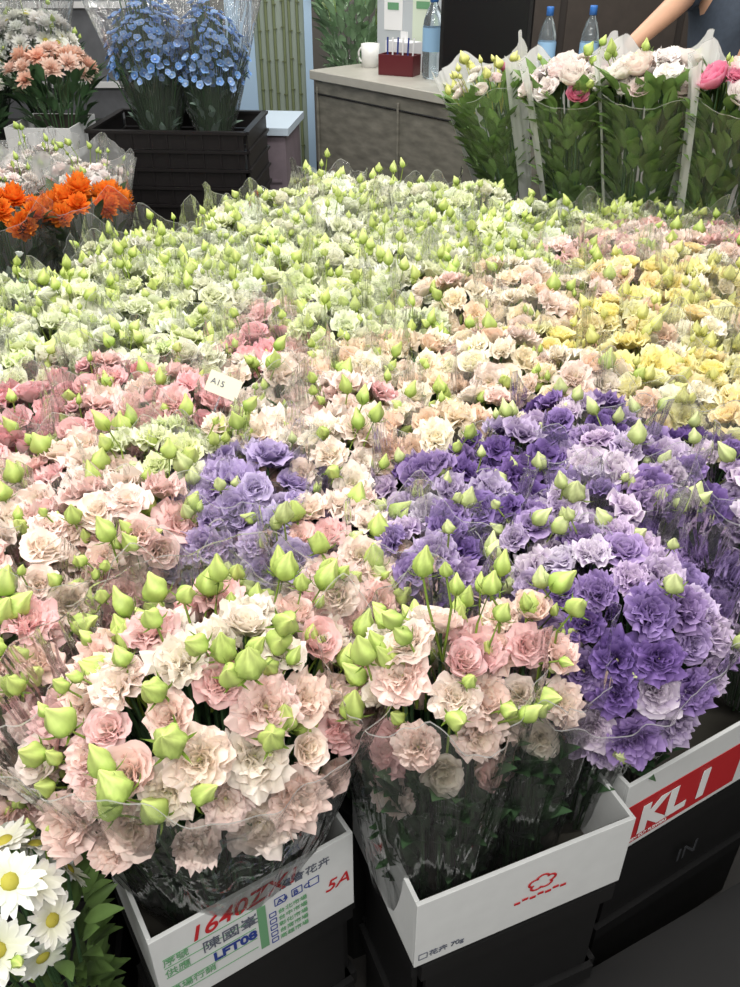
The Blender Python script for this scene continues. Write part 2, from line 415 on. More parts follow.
def text(parent, name, s, x, z, size, mat, shear=0, rot=0, y=-.0012, bold=0.0):
    cu = bpy.data.curves.new(name, 'FONT'); cu.body = s; cu.size = size; cu.extrude = .0003; cu.shear = shear
    cu.offset = bold
    cu.materials.append(mat)
    o = bpy.data.objects.new(name, cu); scene.collection.objects.link(o)
    o.parent = parent; o.location = (x, y, z); o.rotation_euler = (math.pi / 2, rot, 0)
    return o

def patch(parent, name, x0, z0, x1, z1, mat, y=-.0006):
    mb = MB(); box(mb, ((x0 + x1) / 2, y, (z0 + z1) / 2), (x1 - x0, .0008, z1 - z0))
    return obj(name, mb.mesh(name, [mat]), parent=parent)

def squares(parent, name, lst, th, mat):
    mb = MB()
    for x, z, s in lst:
        for dx, dz, a, b in ((0, -s / 2, s, th), (0, s / 2, s, th), (-s / 2, 0, th, s), (s / 2, 0, th, s)):
            box(mb, (x + dx, -.0008, z + dz), (a, .0006, b))
    return obj(name, mb.mesh(name, [mat]), parent=parent)

def crate(name, loc, yaw, w, d, h, mat=M_black, n=4, ribs=9):
    mb = MB(); t = .008
    for k in range(n):
        z0 = h * k / n; hh = h / n
        for (cx, cy, sx, sy) in ((w / 2, 0, w, .02), (w / 2, d, w, .02), (0, d / 2, .02, d), (w, d / 2, .02, d)):
            box(mb, (cx, cy, z0 + hh * .9), (sx + .004, sy + .004, hh * .16))
            box(mb, (cx, cy, z0 + hh * .41), (max(sx - .02, t), max(sy - .02, t), hh * .8))
        for i in range(ribs):
            box(mb, (w * (i + .5) / ribs, -.004, z0 + hh * .41), (.006, .008, hh * .8))
            box(mb, (-.004, d * (i + .5) / ribs, z0 + hh * .41), (.008, .006, hh * .8))
    box(mb, (w / 2, d / 2, .01), (w - .01, d - .01, .012))
    box(mb, (w / 2, d / 2, h * .85), (w - .01, d - .01, .012))
    return obj(name, mb.mesh(name, [mat]), loc, (0, 0, yaw))

D = math.radians
BZ = .43; BH = .165; BD = .22
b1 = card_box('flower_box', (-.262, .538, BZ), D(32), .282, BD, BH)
text(b1, 'handwriting', '1640ZX1', .045, .122, .040, M_red, .3, D(-4), bold=.0004)
text(b1, 'brand_code', 'LFT08', .072, .056, .024, M_blue, 0, 0, bold=.0008)
text(b1, 'label_name', '陳國峯', .06, .088, .026, M_greyp)
text(b1, 'label_no', '序號', .010, .104, .017, M_green)
text(b1, 'label_sender', '供應', .010, .080, .017, M_green)
text(b1, 'label_farm', '農場行銷', .010, .038, .016, M_green)
text(b1, 'label_head', '農會花卉', .17, .130, .019, M_greyp)
text(b1, 'label_grade', 'A4  B  C', .165, .102, .014, M_blue)
for i, s in enumerate(['台北市場', '台中市場', '彰化市場', '台南市場', '高雄市場']):
    text(b1, 'market_%d' % i, s, .165, .080 - i * .015, .011, M_green)
text(b1, 'scribble', '5A', .235, .065, .034, M_red, .3)
squares(b1, 'check_boxes', [(.17, .107, .015), (.195, .107, .015), (.22, .107, .015)] + [(.158, .084 - i * .015, .009) for i in range(5)], .0012, M_blue)
patch(b1, 'green_bar', .137, .02, .149, .115, M_green)
mbx = MB()
for zz in (.122, .102, .080, .056, .034):
    box(mbx, (.072, -.0008, zz - .004), (.122, .0006, .001))
obj('label_lines', mbx.mesh('label_lines', [M_green]), parent=b1)

b2 = card_box('flower_box', (.058, .585, BZ + .02), D(22.5), .325, BD, BH - .02)
mbx = MB()
for k in range(5):
    a = k * 1.2566 + .3
    for j in range(10):
        t0 = -1.6 + j * .32
        box(mbx, (.185 + .012 * math.cos(a) + .009 * math.cos(a + t0), -.0012, .085 + .009 * math.sin(a) + .007 * math.sin(a + t0)), (.0035, .0008, .002))
for k in range(7):
    box(mbx, (.15 + k * .012, -.0012, .055 + .003 * (k % 2)), (.009, .0008, .004))
obj('blossom_logo', mbx.mesh('blossom_logo', [M_red]), parent=b2)
text(b2, 'mark', '花卉 70g', .02, .018, .014, M_greyp)
squares(b2, 'mark_box', [(.012, .022, .012)], .001, M_greyp)

b3 = card_box('flower_box', (.365, .765, BZ - .01), D(30), .40, BD, BH)
patch(b3, 'red_label', .0, .012, .26, .112, M_red)
text(b3, 'label_text', 'KL I', .04, .032, .088, M_wht, 0, 0, y=-.0022, bold=.004)
text(b3, 'label_fine', 'FRESH CUT FLOWERS', .02, .018, .009, M_wht, y=-.0022)
b0 = card_box('flower_box', (-.66, .66, BZ), D(8), .26, .2, BH - .02)

crate('black_crate', (-.262, .555, 0), D(32), .27, .19, BZ - .002, n=2, ribs=0)
crate('black_crate', (.066, .60, 0), D(22.5), .305, .19, BZ + .018, n=2, ribs=0)
c3 = crate('black_crate', (.371, .782, 0), D(30), .385, .19, BZ - .012, n=2, ribs=0)
text(c3, 'crate_text', 'IN', .16, .27, .05, plain('faded_print', (50, 52, 56), .6), y=-.012)
crate('black_crate', (-.65, .672, 0), D(8), .24, .175, BZ - .002, n=2, ribs=0)
# low solid black plinth along the front
mb = MB()
box(mb, (.55, .075, .08), (1.10, .12, .16)); box(mb, (.55, .075, .165), (1.12, .14, .012))
obj('black_plinth', mb.mesh('black_plinth', [M_black]), (.16, .46, 0), (0, 0, D(27)))

def poly_prism(name, pts, z0, z1, mat):
    import bmesh
    bm = bmesh.new()
    v = [bm.verts.new((x, y, z0)) for x, y in pts]
    f = bm.faces.new(v); r = bmesh.ops.extrude_face_region(bm, geom=[f])
    for e in r['geom']:
        if isinstance(e, bmesh.types.BMVert): e.co.z = z1
    bmesh.ops.recalc_face_normals(bm, faces=bm.faces)
    me = bpy.data.meshes.new(name); bm.to_mesh(me); bm.free(); me.materials.append(mat)
    return obj(name, me)
poly_prism('display_platform', [(-.98, .89), (-.42, .91), (-.40, .80), (-.36, .77), (-.13, .91), (-.03, .83), (.25, .95), (.28, 1.0), (.62, 1.20), (1.5, 1.6), (1.5, 1.96), (1.24, 2.0), (.28, 2.84), (-.05, 2.9), (-.2, 2.8), (-.98, 1.85)], 0, BZ, M_blacktop)

# ---------------------------------------------------------------- field
SEEDS = [('W', .09, 2.7), ('W', -.19, 2.3), ('W', .33, 2.6), ('W', .54, 2.49), ('G', -.44, 2.2), ('W', -.1, 2.13), ('G', .2, 2.15), ('G', -.65, 1.75), ('W', -.58, 1.66),
         ('G', -.5, 1.9), ('W', -.63, 1.52), ('W', -.35, 1.66), ('W', -.48, 1.55), ('G', -.25, 1.95), ('W', .05, 1.95), ('G', .69, 2.42), ('W', .4, 2.3), ('W', .0, 2.45), ('G', -.8, 1.75), ('W', -.85, 1.5), ('G', .25, 2.4), ('G', .28, 2.03),
         ('P', .69, 2.2), ('K', .84, 2.06), ('P', .52, 2.08), ('P', .95, 2.1), ('G', .37, 2.0), ('P', -.15, 1.72), ('K', -.2, 1.60), ('G', -.02, 1.72), ('C', .22, 1.76), ('C', .35, 1.66), ('C', .15, 1.52), ('C', .02, 1.38),
         ('B', -.08, 1.27), ('Y', .54, 1.66), ('Y', .70, 1.70), ('Y', .58, 1.42), ('Y', .44, 1.49), ('Y', .75, 1.5), ('Y', .66, 1.3), ('C', .43, 1.86), ('Y', .76, 1.85), ('C', .3, 1.38),
         ('K', -.49, 1.31), ('K', -.36, 1.22), ('K', -.6, 1.16), ('B', -.24, 1.33), ('G', -.38, 1.13), ('B', -.2, 1.14), ('B', .03, 1.2), ('B', -.06, 1.06), ('C', .14, 1.28), ('P', -.46, 1.0), ('B', -.6, .95), ('B', -.26, 1.09), ('P', -.04, .95), ('P', -.36, 1.0), ('W', -.4, 1.42),
         ('V', .36, 1.25), ('V', .5, 1.13), ('V', .12, 1.06), ('V', .08, .98), ('V', .24, 1.12), ('VL', .36, 1.05), ('V', .6, 1.12), ('L', -.25, .98), ('L', -.16, .98)]
VARS = {}
def variant(kind, i):
    k = (kind, i)
    if k not in VARS:
        bias = {'G': (15, 14), 'W': (17, 11), 'Y': (17, 6), 'V': (20, 6), 'VL': (20, 6), 'L': (18, 5), 'C': (17, 6), 'B': (17, 7), 'P': (16, 9), 'K': (17, 5)}[kind]
        st = ('ruffle', 'ruffle', 'rose') if kind in ('V', 'VL', 'L') else ('rose', 'ruffle', 'cup', 'ruffle')
        ex = {'P': ('B', .45), 'C': ('B', .2), 'B': ('P', .15), 'W': ('G', .3), 'K': ('P', .35), 'G': ('W', .4), 'V': ('VL', .3), 'Y': ('C', .2)}.get(kind)
        VARS[k] = bouquet_mesh('bouquet_%s%d' % (kind, i), kind, 100 + i * 17 + len(VARS), .105, .105, .075, 1.35, .5,
                               bias[0], bias[1], .035 if kind != 'V' else .033, .024, 1, st, extra=ex, budrise=(-.012, .018), leaves=24, leafr=.9)
    return VARS[k]
SLV = [sleeve_mesh('clear_sleeve_%d' % i, 40 + i, .05, .05, .120, .120, .12, .488, .006, .055, seg=72, rows=8) for i in range(4)]
rngf = np.random.RandomState(3)
ang = D(32); sp = .160
e1 = np.array([math.cos(ang), math.sin(ang)]); e2 = np.array([-e1[1], e1[0]])
pts = []
for i in range(-14, 22):
    for j in range(-6, 26):
        P = e1 * sp * (i + .5 * (j % 2)) + e2 * sp * .88 * j + rngf.uniform(-.015, .015, 2)
        X, Y = P
        if -.3 * X + .95 * Y < .905: continue
        if Y > 2.80 - .42 * (X + .1): continue
        if (X + .85) * 1.0 - (Y - 1.85) * .75 < 0.02: continue
        if X > .433 * (.829 * Y + .375) + .20 or X < -.433 * (.829 * Y + .375) - .20: continue
        if X < -.93: continue
        pts.append((X, Y))
for (X, Y) in pts:
    kind = min(SEEDS, key=lambda s: (s[1] - X) ** 2 + (s[2] - Y) ** 2)[0]
    v = rngf.randint(4)
    hs = rngf.uniform(.96, 1.05)
    o = obj('lisianthus_bouquet', variant(kind, v), (X, Y, BZ + .001), (rngf.uniform(-.04, .04), rngf.uniform(-.04, .04), rngf.rand() * 6.28), scale=(1, 1, hs))
    if rngf.rand() < .8:
        obj('clear_sleeve', SLV[rngf.randint(4)], (0, 0, 0), (0, 0, rngf.rand() * 6), parent=o)
print('field bouquets', len(pts))

# ---------------------------------------------------------------- front hero bouquets
def hero(kind, seed, X, Y, z0, yaw, lean, slv=None, **kw):
    me = bouquet_mesh('hero_%s_%d' % (kind, seed), kind, seed, **kw)
    o = obj('lisianthus_bouquet', me, (X, Y, z0), (lean[0], lean[1], yaw))
    if slv: obj('clear_sleeve', sleeve_mesh('hero_sleeve_%d' % seed, seed, *slv[:6], mat=FILM_H, edge=.0025, **slv[6]), parent=o)
    return o
zb = BZ + .008
DK = c(74, 104, 72)
hero('P', 501, -.195, .708, zb, D(30), (.06, 0), slv=(.115, .082, .232, .186, .03, .46, dict(pleat=.007, corner=.05, seg=220, rows=20, belly=.9)),
     rx=.190, ry=.145, rz=.17, amax=1.62, H=.515, nF=62, nB=40, fr=.0375, br=.028, det=2, leaves=330, leafL=.07, styles=('rose', 'ruffle', 'ruffle', 'cup'), extra=('B', .6), budrise=(-.005, .028), lowleaf=.03, leafc=DK, leafr=.62, budmax=.75, sb=.5, xstem=46, leafup=(1.6, 5))
hero('P', 502, .088, .706, zb + .02, D(10), (0.02, -.04), slv=(.085, .07, .122, .122, .02, .44, dict(pleat=.005, corner=.05, seg=150, rows=14, belly=.8)),
     rx=.080, ry=.083, rz=.18, amax=1.75, H=.50, nF=27, nB=17, fr=.036, br=.027, det=2, leaves=260, leafL=.07, extra=('B', .6), lowleaf=.0, leafc=DK, leafr=.98, budmax=.8, budrise=(-.005, .03), sb=.8, xstem=30, leafup=(1.6, 5), styles=('rose', 'ruffle', 'ruffle', 'cup'))
hero('B', 503, .198, .760, zb + .02, D(10), (0.02, -.05), slv=(.075, .065, .108, .108, .02, .41, dict(pleat=.005, corner=.05, seg=150, rows=14, belly=.8)),
     rx=.070, ry=.072, rz=.18, amax=1.7, H=.47, nF=22, nB=15, fr=.035, br=.026, det=2, leaves=260, leafL=.07, lowleaf=.0, extra=('P', .4), leafc=DK, leafr=.98, budmax=.85, sb=.8, xstem=30, leafup=(1.6, 5), styles=('rose', 'ruffle', 'ruffle', 'cup'))
hero('VL', 514, .292, .815, zb + .02, D(10), (0.05, .02), slv=(.05, .045, .08, .08, .02, .33, dict(pleat=.005, corner=.03, seg=120, rows=12, belly=.8)),
     rx=.050, ry=.048, rz=.12, amax=1.7, H=.36, nF=10, nB=3, fr=.033, br=.024, det=2, leaves=130, leafL=.06, lowleaf=.0, extra=('V', .4), leafc=DK, leafr=1.0, sb=.8, xstem=20, leafup=(1.6, 5), styles=('ruffle',))
hero('VL', 504, .405, .905, zb, D(0), (.17, -.27), slv=(.06, .055, .195, .188, .06, .47, dict(pleat=.007, corner=.05, seg=200, rows=18, belly=.9)),
     rx=.155, ry=.148, rz=.165, amax=1.64, H=.52, nF=62, nB=12, fr=.0345, br=.025, det=2, leaves=130, leafL=.07, styles=('ruffle', 'ruffle', 'ruffle', 'rose'), extra=('V', .5), lowleaf=.1, leafc=DK, budrise=(-.005, .02), leafr=.6, xstem=20, leafup=(1.3, 4))
hero('V', 505, .66, 1.05, zb, D(25), (.0, 0.0), slv=(.08, .07, .160, .160, .06, .46, dict(pleat=.006, corner=.05, seg=160, rows=14)),
     rx=.13, ry=.12, rz=.11, amax=1.45, H=.51, nF=36, nB=9, fr=.035, br=.026, det=2, leaves=60, leafL=.07, styles=('ruffle', 'rose'), extra=('VL', .5), leafc=DK)
hero('P', 506, -.50, .755, zb, D(25), (.08, .05), slv=(.06, .06, .15, .15, .06, .45, dict(pleat=.006, corner=.05, seg=150, rows=14, belly=.8)),
     rx=.12, ry=.11, rz=.18, amax=1.85, H=.49, nF=40, nB=24, fr=.037, br=.028, det=2, leaves=70, leafL=.07, extra=('B', .5), leafc=DK, lowleaf=.1, leafr=.6)
for (k, sd, X, Y, H) in (('V', 507, .075, .93, .49), ('V', 508, .235, .965, .49), ('L', 509, -.125, .965, .49), ('L', 513, -.24, .985, .49), ('P', 510, -.02, .875, .465), ('P', 511, -.37, .92, .48), ('VL', 512, .32, 1.0, .50)):
    hero(k, sd, X, Y, BZ + .001, 0, (0, 0), slv=(.05, .05, .112, .112, .06, .455, dict(pleat=.005, corner=.06, seg=120, rows=12)),
         rx=.098, ry=.095, rz=.09, amax=1.5, H=H, nF=22, nB=(6 if k != 'P' else 16), fr=.034, br=.025, det=2, leaves=20, styles=('ruffle', 'rose'), extra=('VL' if k == 'V' else ('B' if k == 'P' else k), .4), budrise=(-.01, .02))

# daisies, front left
dm = bouquet_mesh('daisies', 'WH', 801, .085, .075, .12, 1.6, .50, 16, 6, .032, .014, 2, ('daisy',), leaves=190, leafL=.055, leafc=c(84, 108, 58), lowleaf=.25, up=.15, budrise=(0, .01), leafr=.9)
dz = obj('daisy_bouquet', dm, (-.392, .545, .317), (.08, .0, 0))
mb = MB(); lathe(mb, [(.001, 0), (.075, 0), (.085, .30), (.09, .30), (.09, .31), (.08, .31), (.07, .012), (.001, .012)], 28)
ob = obj('black_bucket', mb.mesh('bucket', [M_black]), (-.392, .54, 0.0))

# price tag
def tag(loc, yaw, s):
    mb = MB(); box(mb, (0, 0, .10), (.055, .0015, .035)); box(mb, (0, .002, .04), (.003, .003, .1), 1)
    o = obj('price_tag', mb.mesh('price_tag', [plain('tag_card', (228, 224, 205), .6), M_clear]), loc, (D(-25), D(20), yaw))
    text(o, 'tag_text', s, -.022, .097, .014, M_greyp, y=-.0012)
tag((-.275, 1.21, .885), D(-10), 'A15')

# ---------------------------------------------------------------- background: counter
dirv = np.array([.66, -.75]); dirv /= np.linalg.norm(dirv); nrm = np.array([-dirv[1], dirv[0]])
A = np.array([-.26, 4.47]); CZ = 1.0; cyaw = math.atan2(dirv[1], dirv[0])
mw, nt, out = new_mat('grey_laminate')
p = nt.nodes.new('ShaderNodeBsdfPrincipled'); p.inputs['Roughness'].default_value = .5
tc = nt.nodes.new('ShaderNodeTexCoord'); mp = nt.nodes.new('ShaderNodeMapping'); mp.inputs['Scale'].default_value = (3, 3, 9)
nz = nt.nodes.new('ShaderNodeTexNoise'); nz.inputs['Scale'].default_value = 3.5; nz.inputs['Detail'].default_value = 8
rp = nt.nodes.new('ShaderNodeValToRGB'); rp.color_ramp.elements[0].position = .3; rp.color_ramp.elements[1].position = .72
rp.color_ramp.elements[0].color = (*c(100, 98, 90), 1); rp.color_ramp.elements[1].color = (*c(142, 139, 128), 1)
nt.links.new(tc.outputs['Object'], mp.inputs[0]); nt.links.new(mp.outputs[0], nz.inputs['Vector']); nt.links.new(nz.outputs['Fac'], rp.inputs[0])
nt.links.new(rp.outputs[0], p.inputs['Base Color']); nt.links.new(p.outputs[0], out.inputs[0])
M_lam = mw
mb = MB(); CL = 2.3; CD = .45
box(mb, (CL / 2, CD / 2, .48), (CL, CD, .96), 0)
for k in range(5): box(mb, (.02 + k * .565, -.006, .47), (.012, .012, .92), 0)
box(mb, (CL / 2, -.004, .90), (CL, .008, .008), 2)
box(mb, (CL / 2, CD / 2, .98), (CL + .04, CD + .04, .04), 1)
box(mb, (CL / 2, .03, .03), (CL - .1, CD, .06), 2)
counter = obj('counter', mb.mesh('counter', [M_lam, plain('counter_top', (176, 173, 163), .4, noise=.05), M_black]), (A[0], A[1], 0), (0, 0, cyaw))
counter.modifiers.new('b', 'BEVEL').width = .003
def onc(a, b): q = A + dirv * a + nrm * b; return (q[0], q[1], CZ)

def bottle(loc, r, h):
    mb = MB()
    lathe(mb, [(.001, 0.004), (r * .7, .0), (r, h * .04), (r, h * .25), (r * .95, h * .28), (r, h * .31), (r, h * .62), (r * .92, h * .7), (r * .6, h * .82), (r * .33, h * .88), (r * .33, h * .93), (.001, h * .93)], 28, 0)
    lathe(mb, [(r * 1.01, h * .33), (r * 1.015, h * .34), (r * 1.015, h * .60), (r * 1.01, h * .61)], 28, 1)
    lathe(mb, [(r * .33, h * .9), (r * .4, h * .9), (r * .4, h * .985), (r * .37, h), (.001, h)], 20, 2)
    return obj('water_bottle', mb.mesh('water_bottle', [M_clear, M_pink_label, M_cap]), loc)
bottle(onc(.54, .24), .046, .33)
bottle(onc(1.12, .30), .036, .31); bottle(onc(1.28, .36), .036, .32)
mb = MB()
box(mb, (0, 0, .005), (.17, .09, .01)); box(mb, (0, -.043, .045), (.17, .006, .08)); box(mb, (0, .043, .045), (.17, .006, .08))
box(mb, (-.083, 0, .045), (.006, .08, .08)); box(mb, (.083, 0, .045), (.006, .08, .08)); box(mb, (0, 0, .045), (.006, .08, .08))
for k in range(6): tube(mb, [(-.06 + .024 * k, 0, .012), (-.065 + .026 * k, .01, .15)], .004, .004, (0, 0, 0), 1 + k % 2, 6)
obj('pen_tray', mb.mesh('pen_tray', [plain('maroon', (96, 34, 40), .4), M_blue, M_wht]), onc(.37, .20), (0, 0, cyaw + .4))
mb = MB(); lathe(mb, [(.001, 0), (.04, 0), (.045, .1), (.041, .1), (.037, .008), (.001, .008)], 24)
t = np.linspace(-1.4, 1.4, 10); tube(mb, [(.042 + .028 * math.cos(q), 0, .05 + .032 * math.sin(q)) for q in t], .005, .005, (0, 0, 0), 0, 8)
obj('white_mug', mb.mesh('white_mug', [plain('white_glaze', (235, 235, 232), .2)]), onc(.10, .26), (0, 0, 2.5))
mb = MB(); box(mb, (0, 0, .06), (.16, .09, .12)); box(mb, (0, 0, .122), (.06, .03, .006), 1)
box(mb, (0, 0, .14), (.045, .004, .04), 1)
obj('tissue_box', mb.mesh('tissue_box', [plain('tissue_box_card', (225, 226, 230), .5), M_wht]), onc(.27, .32), (0, 0, cyaw))
mb = MB(); box(mb, (0, 0, .17), (.36, .008, .34)); box(mb, (-.09, -.006, .22), (.10, .003, .14), 1); box(mb, (.07, -.006, .2), (.11, .003, .2), 2); box(mb, (0, .02, .01), (.2, .06, .02)); box(mb, (-.09, -.009, .25), (.06, .002, .03), 3); box(mb, (.07, -.009, .26), (.07, .002, .03), 3)
obj('notice_board', mb.mesh('notice_board', [plain('board_grey', (190, 196, 200), .5), M_wht, plain('notice_cream', (215, 225, 205), .6), M_green]), onc(.20, .425), (0, 0, cyaw + .30))
mb = MB(); box(mb, (0, 0, .25), (.38, .03, .46)); box(mb, (0, -.016, .25), (.35, .004, .42), 1); box(mb, (0, .03, .06), (.06, .04, .12)); box(mb, (0, .02, .008), (.24, .16, .016))
obj('monitor', mb.mesh('monitor', [M_black, plain('screen_black', (14, 15, 18), .3)]), onc(.88, .20), (0, 0, cyaw + .45))
mb = MB(); box(mb, (0, 0, .08), (.18, .16, .16)); box(mb, (0, -.01, .163), (.1, .02, .008), 1)
rp_ = obj('receipt_printer', mb.mesh('receipt_printer', [M_black, M_wht]), onc(1.63, .33), (0, 0, cyaw)); rp_.modifiers.new('b', 'BEVEL').width = .01

mb = MB(); box(mb, (0, 0, .83), (.48, .40, .03)); box(mb, (0, .0, .42), (.44, .36, .78), 1); box(mb, (0, -.183, .62), (.40, .01, .01), 1)
obj('side_table', mb.mesh('side_table', [plain('pale_blue_top', (195, 210, 224), .4), plain('mauve_panel', (128, 116, 124), .6, noise=.1)]), (-.57, 4.15, 0), (0, 0, D(-6)))

mb = MB()
box(mb, (-.17, 0, 1.0), (.14, .05, 2.0)); box(mb, (.18, 0, 1.0), (.04, .05, 2.0)); box(mb, (0.02, 0, 1.97), (.4, .05, .08)); box(mb, (0.02, 0, .08), (.4, .05, .16))
box(mb, (.03, .01, 1.0), (.28, .008, 1.8), 1)
rr = np.random.RandomState(5)
for k in range(6):
    x = -.07 + k * .04
    tube(mb, [(x, -.004, .18), (x + rr.uniform(-.01, .01), -.004, 1.9)], .008, .007, (0, 0, 0), 2, 8)
    for q in range(12): box(mb, (x, -.006, .25 + q * .14 + rr.rand() * .04), (.02, .014, .006), 3)
obj('door_1', mb.mesh('door_1', [plain('blue_frame', (176, 204, 230), .4), plain('frosted_pane', (160, 172, 160), .3), plain('bamboo_green', (118, 128, 92), .5), plain('bamboo_node', (96, 104, 70), .5)]), (-.50, 5.0, 0), (0, 0, D(4)))
pm = bouquet_mesh('leafy', 'G', 901, .17, .14, .30, 1.8, .80, 8, 20, .03, .02, 0, ('cup',), leaves=260, leafL=.12, leafc=c(150, 180, 142), lowleaf=.1, leafr=1.0)
pl = obj('wrapped_leafy_plant', pm, (-.08, 5.10, .755)); obj('clear_sleeve', sleeve_mesh('lp_s', 5, .06, .06, .22, .2, .05, .80, .01, .06, mat=FILM_C), parent=pl)
mb = MB(); box(mb, (0, 0, .37), (.36, .3, .74)); box(mb, (0, 0, .745), (.40, .34, .012), 1)
obj('plant_cabinet', mb.mesh('plant_cabinet', [M_lam, M_wht]), (-.04, 5.15, 0))

# ---------------------------------------------------------------- background bouquets
crate('black_crate', (-1.06, 3.42, 0), D(-4), .60, .42, .94, mat=plain('dark_tray', (28, 25, 26), .4), n=14)
blm = bouquet_mesh('blue_b', 'BL', 950, .18, .15, .24, 1.75, .56, 340, 0, .0175, .02, 0, ('five',), leaves=50, leafL=.08, leafc=c(150, 175, 160), lowleaf=.1, vol=.6, stems=True)
blm2 = bouquet_mesh('blue_b2', 'BL', 951, .16, .14, .22, 1.75, .52, 300, 0, .0175, .02, 0, ('five',), leaves=50, leafL=.08, leafc=c(150, 175, 160), lowleaf=.1, vol=.6)
S_bl = sleeve_mesh('bl_s', 6, .05, .05, .26, .20, .02, .64, .008, .06, belly=.8)
for (x, y, m_) in ((-.83, 3.62, blm), (-.62, 3.64, blm2)):
    o = obj('blue_delphinium_bouquet', m_, (x, y, .808)); obj('clear_sleeve', S_bl, parent=o)
mb = MB(); box(mb, (0, 0, .40), (1.3, .9, .80)); box(mb, (0, -.455, .79), (1.32, .02, .03), 1)
obj('low_display_stand', mb.mesh('low_display_stand', [M_blacktop, plain('orange_edge', (200, 120, 60), .5)]), (-1.82, 3.95, 0))
pb = card_box('flower_box', (-1.42, 3.54, .802), D(-3), .26, .3, .12)
peach = bouquet_mesh('peach', 'PE', 960, .17, .13, .10, 1.4, .37, 20, 0, .052, .02, 1, ('mum',), leaves=80, leafL=.10, lowleaf=.2, leafr=.9)
obj('peach_dahlia_bouquet', peach, (-1.25, 3.70, .812))
whm = bouquet_mesh('whitemum', 'WH', 961, .17, .15, .16, 1.6, .42, 60, 8, .038, .018, 1, ('mum', 'mum', 'daisy'), leaves=80, leafL=.08, lowleaf=.2, leafr=.9)
for (x, y, z, s) in ((-1.60, 3.72, .802, 1), (-1.85, 3.85, .802, 1), (-1.45, 4.15, .802, 1.15), (-1.72, 4.2, .802, 1.15)):
    o = obj('white_chrysanthemum_bouquet', whm, (x, y, z), (0, 0, x * 9), scale=(s, s, s)); obj('clear_sleeve', S_bl, parent=o, scale=(.85, .85, .8))
poly_prism('side_platform', [(-1.75, 1.9), (-1.02, 1.93), (-.60, 2.52), (-.62, 3.2), (-1.75, 3.2)], 0, .52, M_blacktop)
orm = bouquet_mesh('orange', 'OR', 970, .12, .11, .06, 1.4, .44, 12, 0, .046, .02, 1, ('pom',), leaves=60, leafL=.09, lowleaf=.2, leafc=c(60, 84, 48), leafr=.9)
S_or = sleeve_mesh('or_s', 8, .05, .05, .15, .15, .02, .40, .008, .05)
for (x, y) in ((-.84, 2.54), (-1.03, 2.43), (-1.24, 2.32)):
    o = obj('orange_ranunculus_bouquet', orm, (x, y, .521), (0, 0, x * 7)); obj('clear_sleeve', S_or, parent=o)
pwm = bouquet_mesh('pastel', 'PN', 971, .13, .12, .08, 1.4, .42, 20, 8, .034, .02, 1, ('rose', 'mum'), leaves=50, leafL=.09, lowleaf=.2)
S_pw = sleeve_mesh('pw_s', 9, .05, .05, .16, .16, .02, .43, .01, .04, mat=film_mat('hazy_film', haze=.28))
for (x, y) in ((-.92, 2.88), (-1.16, 2.80), (-1.42, 2.72), (-1.15, 3.06), (-1.4, 3.0)):
    o = obj('white_carnation_bouquet', pwm, (x, y, .521), (0, 0, x * 7)); obj('clear_sleeve', S_pw, parent=o)
dkm = bouquet_mesh('darkleaf', 'WH', 972, .08, .08, .1, 1.5, .36, 3, 0, .02, .02, 0, ('cup',), leaves=120, leafL=.08, leafc=c(50, 60, 50), lowleaf=.1)
obj('dark_foliage_bundle', dkm, (-1.12, 2.10, .521)); obj('dark_foliage_bundle', dkm, (-.95, 2.18, .521), (0, 0, 1))

# peony bouquets
py = D(-38)
poly_prism('back_stand', [(.18, 2.90), (.33, 3.03), (1.45, 2.24), (1.30, 2.02)], 0, .80, M_blacktop)
mb = MB()
for (cx, cy, sx, sy) in ((.45, 0, .9, .02), (.45, .26, .9, .02), (0, .13, .02, .24), (.9, .13, .02, .24)):
    box(mb, (cx, cy, .05), (sx, sy, .10))
box(mb, (.45, .13, .006), (.88, .24, .012))
obj('foam_tray', mb.mesh('foam_tray', [plain('white_foam', (214, 216, 212), .7)]), (.53, 2.54, .801), (0, 0, py))
PS_back = sleeve_mesh('peony_paper', 31, .080, .065, .155, .125, .02, .455, .005, .045, seg=90, rows=12, arc=(-.62, math.pi + .62), mat=PAPER, flare=.25)
PS_front = sleeve_mesh('peony_film', 32, .080, .065, .15, .12, .02, .37, .004, .02, seg=60, rows=12, arc=(math.pi + .58, 2 * math.pi - .58), flare=.25, mat=FILM_C)
kwp = dict(leaves=260, leafL=.10, leafc=c(112, 142, 80), lowleaf=.05, up=.6, leafr=.86, leafup=(1.0, 3), leafw=.36, sb=.6)
ppm = [bouquet_mesh('peony%d' % i, k, 980 + i, .115, .09, .07, 1.4, .46, 17, 3, .044, .028, 1, ('peony', 'peony', 'rose'), extra=e, **kwp)
       for i, (k, e) in enumerate([('PN', ('PK', .2)), ('PN', None), ('PN', ('PK', .08))])]
bd = bouquet_mesh('peonybud', 'PN', 990, .115, .09, .08, 1.4, .44, 12, 14, .026, .030, 1, ('peony', 'cup'), extra=('PK', .3), budpal='Y', **kwp)
for (x, y, z, m_, tilt, s, yw) in ((.45, 2.83, .815, bd, -.28, .95, -35), (.63, 2.68, .815, ppm[0], -.12, .98, -8), (.79, 2.56, .815, ppm[1], -.03, 1.03, -26), (.96, 2.43, .815, ppm[2], .04, 1.03, -14), (1.13, 2.29, .815, ppm[1], .06, 1.0, -35)):
    o = obj('peony_bouquet', m_, (x, y, z), (.08, tilt, D(yw)), scale=(s, s, s))
    obj('paper_wrap', PS_back, parent=o); obj('clear_front', PS_front, parent=o)

